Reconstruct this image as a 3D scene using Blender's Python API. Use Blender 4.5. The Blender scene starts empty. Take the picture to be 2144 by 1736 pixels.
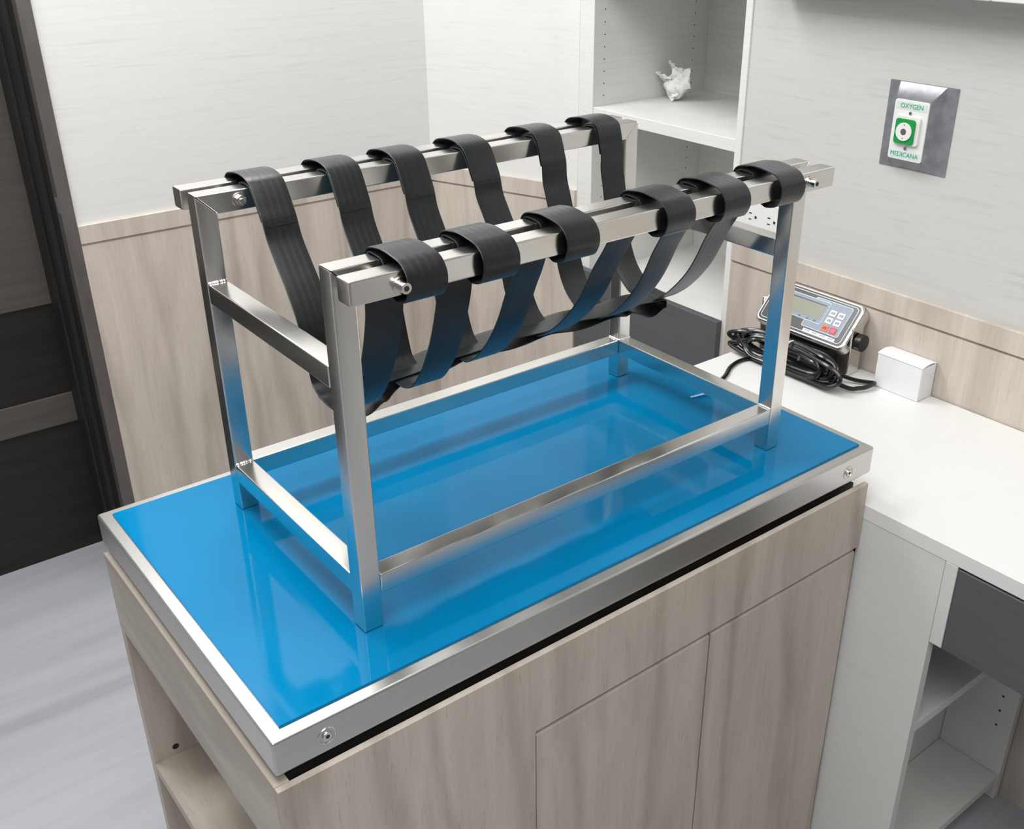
import bpy, bmesh, math, random
from mathutils import Vector, Matrix, noise

random.seed(7)
C = bpy.context.scene.collection
K = 0.8333                      # working unit (30 per tube) -> metres (25 mm tube)
PI = math.pi

# ------------------------------------------------------------------ camera, light, exposure
sc = bpy.context.scene
W, H_IMG = 2144.0, 1736.0
F_PX, CX, CY = 2169.5042, 1144.0419, 857.2597
cd = bpy.data.cameras.new('camera')
cam = bpy.data.objects.new('camera', cd)
C.objects.link(cam)
cam.location = (-0.49762 * K, -1.01040 * K, 0.89160 * K)
cam.rotation_euler = (1.1034, -0.0014, -0.6730)
cd.sensor_fit = 'HORIZONTAL'
cd.sensor_width = 36.0
cd.lens = F_PX / W * 36.0
cd.shift_x = (W / 2 - CX) / W
cd.shift_y = (CY - H_IMG / 2) / W
cd.clip_start = 0.02
sc.camera = cam

sc.view_settings.view_transform = 'Standard'
sc.view_settings.look = 'None'
sc.view_settings.exposure = 0.0
sc.view_settings.gamma = 1.0
sc.view_settings.use_curve_mapping = False

wd = bpy.data.worlds.new('world')
sc.world = wd
wd.use_nodes = True
wd.node_tree.nodes['Background'].inputs[0].default_value = (0.9, 0.95, 1.0, 1)
wd.node_tree.nodes['Background'].inputs[1].default_value = 0.02

CEIL = 2.05
def area(name, x, y, sx, sy, power, col=(0.995, 0.99, 0.98)):
    l = bpy.data.lights.new(name, 'AREA')
    l.shape = 'RECTANGLE'
    l.size = sx * K
    l.size_y = sy * K
    l.energy = power
    l.color = col
    o = bpy.data.objects.new(name, l)
    C.objects.link(o)
    o.location = (x * K, y * K, (CEIL - 0.02) * K)
    return o
area('ceiling_lamp', -0.10, -0.30, 1.30, 1.60, 25)
area('ceiling_lamp', -0.05, 1.42, 1.80, 0.60, 32)
area('ceiling_lamp', -0.70, -2.1, 1.30, 1.30, 22)  # unseen lamp, added as fill for the front faces and right wall
area('ceiling_lamp', -2.2, -0.6, 0.90, 1.60, 10)  # added fill light from the left, no lamp seen there

# ------------------------------------------------------------------ materials
def new_mat(name):
    m = bpy.data.materials.new(name)
    m.use_nodes = True
    nt = m.node_tree
    b = nt.nodes['Principled BSDF']
    return m, nt, b

def N(nt, kind, **kw):
    n = nt.nodes.new(kind)
    for k, v in kw.items():
        setattr(n, k, v)
    return n

def coords(nt, scale, kind='Object', rot=(0, 0, 0)):
    t = N(nt, 'ShaderNodeTexCoord')
    mp = N(nt, 'ShaderNodeMapping')
    mp.inputs['Scale'].default_value = scale
    mp.inputs['Rotation'].default_value = rot
    nt.links.new(t.outputs[kind], mp.inputs['Vector'])
    return mp.outputs['Vector']

def noise_tex(nt, vec, scale=1.0, detail=4.0, rough=0.55, dist=0.0):
    n = N(nt, 'ShaderNodeTexNoise')
    n.inputs['Scale'].default_value = scale
    n.inputs['Detail'].default_value = detail
    n.inputs['Roughness'].default_value = rough
    n.inputs['Distortion'].default_value = dist
    nt.links.new(vec, n.inputs['Vector'])
    return n.outputs['Fac']

def ramp(nt, fac, stops):
    r = N(nt, 'ShaderNodeValToRGB')
    e = r.color_ramp.elements
    while len(e) < len(stops):
        e.new(0.5)
    for i, (p, c) in enumerate(stops):
        e[i].position = p
        e[i].color = (c[0], c[1], c[2], 1)
    nt.links.new(fac, r.inputs['Fac'])
    return r.outputs['Color']

def mix(nt, a, b, fac, mode='MIX'):
    m = N(nt, 'ShaderNodeMix', data_type='RGBA', blend_type=mode)
    for sock, v in ((m.inputs[6], a), (m.inputs[7], b), (m.inputs[0], fac)):
        if isinstance(v, (int, float)):
            sock.default_value = v
        elif isinstance(v, tuple):
            sock.default_value = (v[0], v[1], v[2], 1)
        else:
            nt.links.new(v, sock)
    return m.outputs[2]

def bump(nt, b, h, strength, dist=0.001):
    n = N(nt, 'ShaderNodeBump')
    n.inputs['Strength'].default_value = strength
    n.inputs['Distance'].default_value = dist
    nt.links.new(h, n.inputs['Height'])
    nt.links.new(n.outputs['Normal'], b.inputs['Normal'])

def plain(name, col, rough=0.5, metal=0.0, spec=0.5, var=0.04, scale=30.0):
    m, nt, b = new_mat(name)
    f = noise_tex(nt, coords(nt, (scale, scale, scale)), 1.0, 3.0)
    lo = tuple(c * (1 - var) for c in col)
    hi = tuple(min(1.0, c * (1 + var)) for c in col)
    nt.links.new(ramp(nt, f, [(0.3, lo), (0.7, hi)]), b.inputs['Base Color'])
    b.inputs['Roughness'].default_value = rough
    b.inputs['Metallic'].default_value = metal
    b.inputs['Specular IOR Level'].default_value = spec
    return m

def laminate(name, base, streak, rough=0.45, amount=0.5, axis='Z'):
    """pale laminate with fine horizontal linen streaks"""
    m, nt, b = new_mat(name)
    s1 = {'Z': (5, 5, 260), 'X': (260, 5, 5), 'Y': (5, 260, 5)}[axis]
    s2 = {'Z': (9, 9, 110), 'X': (110, 9, 9), 'Y': (9, 110, 9)}[axis]
    f1 = noise_tex(nt, coords(nt, s1), 1.0, 5.0, 0.6, 0.15)
    f2 = noise_tex(nt, coords(nt, s2), 1.0, 3.0, 0.5, 0.3)
    c1 = ramp(nt, f1, [(0.30, streak), (0.55, base)])
    c2 = ramp(nt, f2, [(0.28, streak), (0.42, base)])
    nt.links.new(mix(nt, c1, c2, amount), b.inputs['Base Color'])
    b.inputs['Roughness'].default_value = rough
    b.inputs['Specular IOR Level'].default_value = 0.35
    return m

def oak(name, grain='Z', light=(0.66, 0.592, 0.525), mid=(0.56, 0.496, 0.436), dark=(0.43, 0.375, 0.322), seed=0.0):
    m, nt, b = new_mat(name)
    def sc3(across, along):
        return {'Z': (across, across, along), 'X': (along, across, across), 'Y': (across, along, across)}[grain]
    t = N(nt, 'ShaderNodeTexCoord')
    off = N(nt, 'ShaderNodeVectorMath', operation='ADD')
    off.inputs[1].default_value = (seed, seed * 0.7, seed * 1.3)
    nt.links.new(t.outputs['Object'], off.inputs[0])
    def mp(s):
        q = N(nt, 'ShaderNodeMapping')
        q.inputs['Scale'].default_value = s
        nt.links.new(off.outputs[0], q.inputs['Vector'])
        return q.outputs['Vector']
    broad = noise_tex(nt, mp(sc3(11, 1.3)), 1.0, 6.0, 0.6, 1.4)
    fine = noise_tex(nt, mp(sc3(130, 5)), 1.0, 4.0, 0.6, 0.4)
    pore = noise_tex(nt, mp(sc3(420, 34)), 1.0, 2.0, 0.5, 0.0)
    flame = N(nt, 'ShaderNodeTexWave', wave_type='BANDS', bands_direction='X', wave_profile='SIN')
    flame.inputs['Scale'].default_value = 1.0
    flame.inputs['Distortion'].default_value = 14.0
    flame.inputs['Detail'].default_value = 3.0
    flame.inputs['Detail Scale'].default_value = 1.2
    nt.links.new(mp(sc3(3.2, 0.75)), flame.inputs['Vector'])
    c = ramp(nt, broad, [(0.28, dark), (0.45, mid), (0.62, light)])
    c = mix(nt, c, ramp(nt, flame.outputs['Fac'], [(0.0, dark), (0.22, mid), (0.5, light), (1.0, light)]), 0.42)
    c = mix(nt, c, ramp(nt, fine, [(0.3, (0.84, 0.825, 0.81)), (0.6, (1, 1, 1))]), 0.45, 'MULTIPLY')
    c = mix(nt, c, ramp(nt, pore, [(0.27, (0.66, 0.62, 0.59)), (0.36, (1, 1, 1))]), 0.55, 'MULTIPLY')
    nt.links.new(c, b.inputs['Base Color'])
    b.inputs['Roughness'].default_value = 0.48
    b.inputs['Specular IOR Level'].default_value = 0.4
    bump(nt, b, fine, 0.15, 0.0006)
    return m

def steel(name, axis='Z', col=(0.78, 0.765, 0.735), rough=0.21, aniso=0.25):
    m, nt, b = new_mat(name)
    s = {'Z': (260, 260, 3), 'X': (3, 260, 260), 'Y': (260, 3, 260)}[axis]
    f = noise_tex(nt, coords(nt, s), 1.0, 3.0, 0.6)
    cl = noise_tex(nt, coords(nt, (14, 14, 14)), 1.0, 3.0, 0.6, 0.5)
    lo = tuple(c * 0.96 for c in col)
    nt.links.new(ramp(nt, f, [(0.3, lo), (0.7, col)]), b.inputs['Base Color'])
    r = N(nt, 'ShaderNodeMapRange')
    r.inputs['To Min'].default_value = rough - 0.02
    r.inputs['To Max'].default_value = rough + 0.03
    nt.links.new(cl, r.inputs['Value'])
    nt.links.new(r.outputs[0], b.inputs['Roughness'])
    b.inputs['Metallic'].default_value = 1.0
    if aniso > 0:
        b.inputs['Anisotropic'].default_value = aniso
        tg = N(nt, 'ShaderNodeTangent', direction_type='RADIAL', axis=axis)
        nt.links.new(tg.outputs[0], b.inputs['Tangent'])
    return m

def webbing(name):
    m, nt, b = new_mat(name)
    uv = N(nt, 'ShaderNodeTexCoord')
    sep = N(nt, 'ShaderNodeSeparateXYZ')
    nt.links.new(uv.outputs['UV'], sep.inputs[0])
    def math_(op, a, v):
        n = N(nt, 'ShaderNodeMath', operation=op)
        nt.links.new(a, n.inputs[0])
        n.inputs[1].default_value = v
        return n.outputs[0]
    # rib across the width: four darker lengthwise lines
    a = math_('MULTIPLY', sep.outputs['X'], 5.0)
    fr = math_('FRACT', a, 0.0)
    d = math_('ABSOLUTE', math_('SUBTRACT', fr, 0.5), 0.0)
    rib = N(nt, 'ShaderNodeMapRange', interpolation_type='SMOOTHSTEP')
    rib.inputs['From Min'].default_value = 0.30
    rib.inputs['From Max'].default_value = 0.38
    nt.links.new(d, rib.inputs['Value'])
    # twill weave
    mp = N(nt, 'ShaderNodeMapping')
    mp.inputs['Scale'].default_value = (46, 1150, 1)
    nt.links.new(uv.outputs['UV'], mp.inputs['Vector'])
    ck = N(nt, 'ShaderNodeTexChecker')
    ck.inputs['Scale'].default_value = 1.0
    nt.links.new(mp.outputs[0], ck.inputs['Vector'])
    nz = noise_tex(nt, coords(nt, (160, 160, 160)), 1.0, 3.0)
    c = mix(nt, (0.0040, 0.0056, 0.0068), (0.0022, 0.0031, 0.0038), rib.outputs[0])
    c = mix(nt, c, ramp(nt, nz, [(0.3, (0.8, 0.8, 0.8)), (0.7, (1.25, 1.25, 1.25))]), 1.0, 'MULTIPLY')
    nt.links.new(c, b.inputs['Base Color'])
    rr = N(nt, 'ShaderNodeMapRange')
    rr.inputs['To Min'].default_value = 0.30
    rr.inputs['To Max'].default_value = 0.38
    nt.links.new(rib.outputs[0], rr.inputs['Value'])
    nt.links.new(rr.outputs[0], b.inputs['Roughness'])
    b.inputs['Specular IOR Level'].default_value = 0.55
    b.inputs['Sheen Weight'].default_value = 0.10
    b.inputs['Sheen Roughness'].default_value = 0.45
    b.inputs['Sheen Tint'].default_value = (0.8, 0.9, 1.0, 1)
    hgt = N(nt, 'ShaderNodeMath', operation='MULTIPLY_ADD')
    nt.links.new(rib.outputs[0], hgt.inputs[0])
    hgt.inputs[1].default_value = 0.0
    nt.links.new(ck.outputs['Fac'], hgt.inputs[2])
    return m

M = {}
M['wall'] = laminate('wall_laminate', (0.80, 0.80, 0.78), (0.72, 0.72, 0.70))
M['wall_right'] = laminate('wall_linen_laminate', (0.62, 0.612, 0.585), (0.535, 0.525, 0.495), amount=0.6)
M['unit'] = laminate('unit_laminate', (0.78, 0.775, 0.75), (0.69, 0.685, 0.66), amount=0.35)
M['desk'] = plain('desk_laminate', (0.80, 0.80, 0.79), 0.35, var=0.01)
M['desk_body'] = laminate('desk_body_laminate', (0.72, 0.725, 0.71), (0.66, 0.665, 0.65))
M['grey_front'] = laminate('charcoal_linen_laminate', (0.105, 0.11, 0.118), (0.08, 0.083, 0.09), 0.5)
M['oak_z'] = oak('oak_laminate', 'Z', seed=0.0)
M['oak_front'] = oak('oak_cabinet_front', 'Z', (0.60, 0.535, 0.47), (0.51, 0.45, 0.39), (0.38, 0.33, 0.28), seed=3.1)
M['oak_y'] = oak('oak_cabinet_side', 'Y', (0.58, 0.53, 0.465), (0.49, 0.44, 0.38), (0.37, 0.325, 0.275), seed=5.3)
M['oak_x'] = oak('oak_cabinet_top', 'X', seed=8.0)
M['steel_x'] = steel('brushed_steel_x', 'X')
M['steel_y'] = steel('brushed_steel_y', 'Y')
M['steel_z'] = steel('brushed_steel_z', 'Z')
M['steel_plate'] = steel('tray_steel', 'X', (0.62, 0.61, 0.59), 0.32, 0.0)
M['bolt'] = plain('bolt_steel', (0.74, 0.72, 0.69), 0.2, 1.0, var=0.03, scale=200)
M['weld'] = plain('weld_bead', (0.92, 0.92, 0.92), 0.14, 1.0, var=0.05, scale=300)
M['strap'] = webbing('black_webbing')
M['white'] = plain('white_plastic', (0.82, 0.82, 0.80), 0.35, var=0.01)
M['card'] = plain('white_card', (0.84, 0.84, 0.86), 0.6, var=0.015)
M['black'] = plain('black_plastic', (0.012, 0.012, 0.013), 0.35, var=0.1)
M['rubber'] = plain('black_cable_sheath', (0.008, 0.008, 0.009), 0.16, var=0.1)
M['dark_hole'] = plain('dark_recess', (0.02, 0.019, 0.018), 0.7, var=0.1)
M['green'] = plain('green_print', (0.008, 0.30, 0.055), 0.4, var=0.03)
M['pale_green'] = plain('pale_green_label', (0.66, 0.74, 0.70), 0.45, var=0.01)
M['teal_ink'] = plain('teal_ink', (0.05, 0.36, 0.25), 0.5, var=0.03)
M['grey_steel'] = plain('galvanised_plate', (0.30, 0.305, 0.33), 0.38, 0.45, var=0.2, scale=45)
M['lcd'] = plain('lcd_glass', (0.23, 0.235, 0.175), 0.2, var=0.03)
M['face_black'] = plain('black_face', (0.018, 0.019, 0.022), 0.28, var=0.05)
M['face_blue'] = plain('grey_blue_face', (0.21, 0.27, 0.34), 0.35, var=0.02)
M['line'] = plain('pale_line', (0.72, 0.79, 0.88), 0.4, var=0.01)
M['key_orange'] = plain('orange_key', (0.75, 0.13, 0.03), 0.4, var=0.03)
M['key_red'] = plain('red_key', (0.65, 0.02, 0.06), 0.4, var=0.03)
M['ink'] = plain('dark_ink', (0.06, 0.06, 0.07), 0.5, var=0.03)
M['tissue'] = plain('tissue_paper', (0.85, 0.85, 0.83), 0.85, spec=0.1, var=0.03)
M['ceiling'] = plain('ceiling_paint', (0.8, 0.8, 0.79), 0.8, var=0.01)
M['room'] = plain('room_paint', (0.30, 0.285, 0.27), 0.7, var=0.02)

def film_mat():
    m, nt, b = new_mat('blue_protective_film')
    f = noise_tex(nt, coords(nt, (5, 5, 5)), 1.0, 3.0, 0.5, 0.4)
    nt.links.new(ramp(nt, f, [(0.3, (0.0003, 0.170, 0.375)), (0.7, (0.0005, 0.188, 0.41))]), b.inputs['Base Color'])
    b.inputs['Roughness'].default_value = 0.07
    b.inputs['Specular IOR Level'].default_value = 0.15
    f2 = noise_tex(nt, coords(nt, (60, 60, 60)), 1.0, 2.0)
    bump(nt, b, f2, 0.02, 0.0004)
    return m
M['film'] = film_mat()

def floor_mat():
    m, nt, b = new_mat('white_marbled_vinyl')
    f1 = noise_tex(nt, coords(nt, (0.7, 4.5, 1)), 1.0, 6.0, 0.6, 0.9)
    f2 = noise_tex(nt, coords(nt, (2, 22, 1)), 1.0, 4.0, 0.6, 0.5)
    c1 = ramp(nt, f1, [(0.30, (0.33, 0.34, 0.375)), (0.47, (0.43, 0.445, 0.485)), (0.7, (0.49, 0.505, 0.55))])
    c2 = ramp(nt, f2, [(0.3, (0.91, 0.91, 0.92)), (0.6, (1, 1, 1))])
    nt.links.new(mix(nt, c1, c2, 0.9, 'MULTIPLY'), b.inputs['Base Color'])
    b.inputs['Roughness'].default_value = 0.38
    return m
M['floor'] = floor_mat()

def dark_wood(name, a, bcol, axis=(2.0, 2.0, 60)):
    m, nt, b = new_mat(name)
    f = noise_tex(nt, coords(nt, axis), 1.0, 5.0, 0.6, 0.6)
    nt.links.new(ramp(nt, f, [(0.3, a), (0.7, bcol)]), b.inputs['Base Color'])
    b.inputs['Roughness'].default_value = 0.5
    b.inputs['Specular IOR Level'].default_value = 0.3
    return m
M['frame'] = dark_wood('taupe_door_frame', (0.095, 0.083, 0.08), (0.135, 0.12, 0.115), (20, 20, 9))
M['leaf_taupe'] = dark_wood('taupe_door_panel', (0.085, 0.076, 0.066), (0.115, 0.104, 0.092), (4, 4, 60))
M['leaf_dark'] = dark_wood('dark_door_panel', (0.014, 0.0135, 0.012), (0.026, 0.024, 0.022), (3, 3, 40))
M['jamb'] = dark_wood('dark_door_jamb', (0.02, 0.021, 0.02), (0.03, 0.031, 0.03), (20, 20, 5))

# ------------------------------------------------------------------ mesh helpers
class MB:
    def __init__(s):
        s.bm = bmesh.new()
        s.uv = s.bm.loops.layers.uv.new('UVMap')
    def _merge(s, tmp, mat=None):
        if mat is not None:
            bmesh.ops.transform(tmp, matrix=mat, verts=tmp.verts)
        me = bpy.data.meshes.new('tmp')
        tmp.to_mesh(me)
        tmp.free()
        s.bm.from_mesh(me)
        bpy.data.meshes.remove(me)
        return s
    def box(s, x0, x1, y0, y1, z0, z1, bev=0.0, seg=2, mat=None):
        t = bmesh.new()
        bmesh.ops.create_cube(t, size=1.0)
        for v in t.verts:
            v.co = Vector((x0 + (v.co.x + 0.5) * (x1 - x0), y0 + (v.co.y + 0.5) * (y1 - y0), z0 + (v.co.z + 0.5) * (z1 - z0)))
        if bev > 0:
            bmesh.ops.bevel(t, geom=t.edges[:], offset=bev, segments=seg, profile=0.5, affect='EDGES')
        return s._merge(t, mat)
    def prism(s, poly, axis, a0, a1, bev=0.0, seg=2, mat=None):
        """polygon in the plane normal to axis, extruded a0..a1"""
        def P(u, v, a):
            return {'x': (a, u, v), 'y': (u, a, v), 'z': (u, v, a)}[axis]
        t = bmesh.new()
        lo = [t.verts.new(P(u, v, a0)) for u, v in poly]
        hi = [t.verts.new(P(u, v, a1)) for u, v in poly]
        n = len(poly)
        t.faces.new(lo)
        t.faces.new(hi)
        for i in range(n):
            t.faces.new((lo[i], lo[(i + 1) % n], hi[(i + 1) % n], hi[i]))
        bmesh.ops.recalc_face_normals(t, faces=t.faces[:])
        if bev > 0:
            bmesh.ops.bevel(t, geom=t.edges[:], offset=bev, segments=seg, profile=0.5, affect='EDGES')
        return s._merge(t, mat)
    def cyl(s, p0, p1, r0, r1=None, n=24, bev=0.0, mat=None):
        p0 = Vector(p0); p1 = Vector(p1)
        r1 = r0 if r1 is None else r1
        d = p1 - p0
        t = bmesh.new()
        bmesh.ops.create_cone(t, cap_ends=True, segments=n, radius1=r0, radius2=r1, depth=d.length)
        if bev > 0:
            es = [e for e in t.edges if len(e.link_faces) == 2 and any(len(f.verts) > 4 for f in e.link_faces)]
            bmesh.ops.bevel(t, geom=es, offset=bev, segments=2, profile=0.5, affect='EDGES')
        q = Vector((0, 0, 1)).rotation_difference(d.normalized()).to_matrix().to_4x4()
        bmesh.ops.transform(t, matrix=Matrix.Translation((p0 + p1) / 2) @ q, verts=t.verts)
        return s._merge(t, mat)
    def sphere(s, c, r, sc3=(1, 1, 1), n=12, mat=None):
        t = bmesh.new()
        bmesh.ops.create_uvsphere(t, u_segments=n, v_segments=max(6, n // 2), radius=r)
        for v in t.verts:
            v.co = Vector((c[0] + v.co.x * sc3[0], c[1] + v.co.y * sc3[1], c[2] + v.co.z * sc3[2]))
        return s._merge(t, mat)
    def rings(s, rings, closed=False, cap=True):
        vs = [[s.bm.verts.new(p) for p in r] for r in rings]
        n = len(vs[0])
        m = len(vs)
        for i in range(m if closed else m - 1):
            a = vs[i]; b = vs[(i + 1) % m]
            for j in range(n):
                s.bm.faces.new((a[j], a[(j + 1) % n], b[(j + 1) % n], b[j]))
        if cap and not closed:
            s.bm.faces.new(vs[0][::-1]); s.bm.faces.new(vs[-1])
        return s
    def tube(s, pts, r, n=8, closed=False):
        pts = [Vector(p) for p in pts]
        m = len(pts)
        rings = []
        nrm = None
        for i, p in enumerate(pts):
            a = pts[(i - 1) % m] if (closed or i > 0) else pts[i]
            b = pts[(i + 1) % m] if (closed or i < m - 1) else pts[i]
            t = (b - a).normalized()
            if nrm is None:
                nrm = t.orthogonal().normalized()
            nrm = (nrm - t * nrm.dot(t)).normalized()
            bn = t.cross(nrm)
            rings.append([p + (nrm * math.cos(2 * PI * k / n) + bn * math.sin(2 * PI * k / n)) * r for k in range(n)])
        return s.rings(rings, closed)
    def ribbon(s, pts, across, w, th, closed=False):
        """flat webbing: centres, unit across vectors, half width, thickness; uv x across, y along"""
        pts = [Vector(p) for p in pts]
        m = len(pts)
        rings = []
        ln = [0.0]
        for i in range(1, m):
            ln.append(ln[-1] + (pts[i] - pts[i - 1]).length)
        for i, p in enumerate(pts):
            a = pts[(i - 1) % m] if (closed or i > 0) else pts[i]
            b = pts[(i + 1) % m] if (closed or i < m - 1) else pts[i]
            t = (b - a).normalized()
            A = Vector(across[i] if isinstance(across, list) else across)
            A = (A - t * A.dot(t)).normalized()
            nn = A.cross(t)
            q = th / 2
            prof = [(-w, -q * 0.5), (-w, q * 0.5), (-w + q, q), (-w * 0.5, q), (0, q), (w * 0.5, q), (w - q, q), (w, q * 0.5), (w, -q * 0.5), (w - q, -q), (w * 0.5, -q), (0, -q), (-w * 0.5, -q), (-w + q, -q)]
            rings.append(([p + A * u + nn * v for u, v in prof], prof))
        vs = [[s.bm.verts.new(c) for c in r[0]] for r in rings]
        n = len(rings[0][1])
        prof = rings[0][1]
        for i in range(m if closed else m - 1):
            i2 = (i + 1) % m
            l1 = ln[i2] if i2 > i else ln[i] + (pts[0] - pts[-1]).length
            for j in range(n):
                j2 = (j + 1) % n
                f = s.bm.faces.new((vs[i][j], vs[i][j2], vs[i2][j2], vs[i2][j]))
                for lp, (jj, l) in zip(f.loops, ((j, ln[i]), (j2, ln[i]), (j2, l1), (j, l1))):
                    lp[s.uv].uv = (0.5 + 0.5 * prof[jj][0] / w, l)
        if not closed:
            s.bm.faces.new(vs[0][::-1]); s.bm.faces.new(vs[-1])
        return s
    def text(s, body, size, mat, extrude=0.0003, align='CENTER', bold=0.0):
        cu = bpy.data.curves.new('t', 'FONT')
        cu.body = body
        cu.size = size
        cu.align_x = align
        cu.align_y = 'CENTER'
        cu.extrude = extrude
        cu.offset = bold
        o = bpy.data.objects.new('t', cu)
        C.objects.link(o)
        me = o.to_mesh()
        t = bmesh.new()
        t.from_mesh(me)
        o.to_mesh_clear()
        bpy.data.objects.remove(o)
        bpy.data.curves.remove(cu)
        return s._merge(t, mat)
    def build(s, name, material, parent=None, label=None, smooth=35, recalc=True):
        bm = s.bm
        if recalc:
            bmesh.ops.recalc_face_normals(bm, faces=bm.faces[:])
        base = parent_base(parent)
        for v in bm.verts:
            v.co = v.co * K - base
        if smooth:
            lim = math.radians(smooth)
            for f in bm.faces:
                f.smooth = True
            for e in bm.edges:
                if len(e.link_faces) == 2 and e.calc_face_angle(0) > lim:
                    e.smooth = False
        me = bpy.data.meshes.new(name)
        bm.to_mesh(me)
        bm.free()
        mats = material if isinstance(material, list) else [material]
        for q in mats:
            me.materials.append(M[q] if isinstance(q, str) else q)
        o = bpy.data.objects.new(name, me)
        C.objects.link(o)
        if parent is not None:
            o.parent = parent
        if smooth:
            wn = o.modifiers.new('weighted_normal', 'WEIGHTED_NORMAL')
            wn.keep_sharp = True
            wn.weight = 100
        if label:
            o['label'] = label
        return o

def parent_base(p):
    v = Vector((0, 0, 0))
    while p is not None:
        v += p.location
        p = p.parent
    return v

def thing(name, loc, label, cat, group=None):
    o = bpy.data.objects.new(name, None)
    C.objects.link(o)
    o.location = Vector(loc) * K
    o.empty_display_size = 0.05
    o['label'] = label
    o['category'] = cat
    if group:
        o['group'] = group
    return o

def tag(o, label, cat, group=None):
    o['label'] = label
    o['category'] = cat
    if group:
        o['group'] = group
    return o

def struct(name, mb, mat, label=None):
    o = mb.build(name, mat)
    o['kind'] = 'structure'
    if label:
        o['label'] = label
    return o

def copy_part(o, parent, dloc):
    c = o.copy()
    C.objects.link(c)
    c.parent = parent
    c.location = o.location + Vector(dloc) * K
    for ch in [q for q in bpy.data.objects if q.parent == o]:
        d = ch.copy()
        C.objects.link(d)
        d.parent = c
    return c

def catmull(pts, sub=8, closed=False):
    P = [Vector(p) for p in pts]
    n = len(P)
    out = []
    for i in range(n if closed else n - 1):
        p1 = P[i]; p2 = P[(i + 1) % n]
        p0 = P[i - 1] if (closed or i > 0) else p1 + (p1 - p2)
        p3 = P[(i + 2) % n] if (closed or i < n - 2) else p2 + (p2 - p1)
        for k in range(sub):
            t = k / sub
            out.append(0.5 * ((2 * p1) + (p2 - p0) * t + (2 * p0 - 5 * p1 + 4 * p2 - p3) * t * t + (3 * p1 - p0 - 3 * p2 + p3) * t ** 3))
    if not closed:
        out.append(P[-1])
    return out

# ------------------------------------------------------------------ room shell
FZ = -1.03
WX = 1.4643                     # right wall plane
WY = 1.845                      # back wall plane
UY0, UY1 = 0.683, 1.302         # tall unit recess in the right wall
XL, YF = -3.2, -3.4
struct('floor', MB().box(XL - 0.1, 2.4, YF - 0.1, 2.5, FZ - 0.05, FZ), 'floor')
struct('ceiling', MB().box(XL - 0.1, 2.4, YF - 0.1, 2.5, CEIL, CEIL + 0.05), 'ceiling')
DX0, DX1 = -1.10, 0.1585        # door opening
b = MB()
b.box(DX1 + 0.034, 1.56, WY, WY + 0.30, FZ, CEIL)
b.box(XL, DX0 - 0.034, WY, WY + 0.30, FZ, CEIL)
b.box(DX0 - 0.034, DX1 + 0.034, WY, WY + 0.30, 1.35, CEIL)
struct('wall_back', b, 'wall')
b = MB()
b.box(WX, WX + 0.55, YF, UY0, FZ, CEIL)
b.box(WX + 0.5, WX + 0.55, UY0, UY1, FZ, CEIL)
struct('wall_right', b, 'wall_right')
AX, AY = 1.302, 1.416           # splayed corner from (AX, WY) to (WX, AY)
struct('wall_corner', MB().prism([(AX, WY + 0.001), (WX, AY), (WX, UY1), (WX + 0.55, UY1), (WX + 0.55, WY + 0.3), (1.56, WY + 0.3), (1.56, WY + 0.001)], 'z', FZ, CEIL), 'wall')
struct('wall_left', MB().box(XL - 0.1, XL, YF, 2.5, FZ, CEIL), 'room')
struct('wall_front', MB().box(XL - 0.1, 2.0, YF - 0.1, YF, FZ, CEIL), 'room')

# oak wainscot: panel plus cap band, one piece per wall run
def wains(name, p0, p1, nrm):
    p0 = Vector((p0[0], p0[1], 0)); p1 = Vector((p1[0], p1[1], 0)); n = Vector((nrm[0], nrm[1], 0)).normalized()
    m = MB()
    def slab(z0, z1, th, bev):
        q = [p0, p1, p1 + n * th, p0 + n * th]
        m.prism([(v.x, v.y) for v in q], 'z', z0, z1, bev, 1)
    slab(FZ, 0.034, 0.008, 0.0)
    slab(0.034, 0.040, 0.003, 0.0)
    slab(0.040, 0.089, 0.010, 0.0008)
    struct(name, m, 'oak_z', 'grey oak wainscot board with a cap band')
wains('trim_1', (DX1 + 0.034, WY), (AX, WY), (0, -1))
nn = Vector((-(WY - AY), -(WX - AX)))
wains('trim_2', (AX, WY), (WX, AY), (nn.x, nn.y))
wains('trim_3', (WX, AY), (WX, UY1 + 0.003), (-1, 0))
wains('trim_4', (WX, UY0 - 0.002), (WX, -2.6), (-1, 0))

# door: frame, deep jamb, leaf
dr = bpy.data.objects.new('door_1', None)
C.objects.link(dr)
dr.location = Vector((DX1, WY, FZ)) * K
dr['kind'] = 'structure'
b = MB()
b.box(DX1, DX1 + 0.034, WY - 0.008, WY + 0.03, FZ, 1.385, 0.001, 1)
b.box(DX0 - 0.034, DX0, WY - 0.008, WY + 0.03, FZ, 1.385, 0.001, 1)
b.box(DX0, DX1, WY - 0.008, WY + 0.03, 1.35, 1.385, 0.001, 1)
b.build('door_frame', 'frame', dr)
b = MB()
b.box(DX1, DX1 + 0.033, WY + 0.03, WY + 0.30, FZ, 1.35)
b.box(DX1 - 0.012, DX1, WY + 0.085, WY + 0.30, FZ, 1.35, 0.001, 1)
b.box(DX1 - 0.020, DX1 - 0.012, WY + 0.15, WY + 0.168, FZ, 1.35, 0.001, 1)
b.box(DX0 - 0.033, DX0, WY + 0.03, WY + 0.30, FZ, 1.35)
b.box(DX0 - 0.033, DX1 + 0.033, WY + 0.03, WY + 0.30, 1.35, 1.37)
b.build('door_jamb', 'jamb', dr)
yl = 2.12
b = MB()
b.box(DX0, DX1 - 0.012, yl, yl + 0.04, -0.200, 1.35)
b.box(DX0, DX1 - 0.012, yl - 0.004, yl + 0.04, -0.583, -0.487, 0.001, 1)
b.build('door_panel', 'leaf_taupe', dr)
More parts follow.
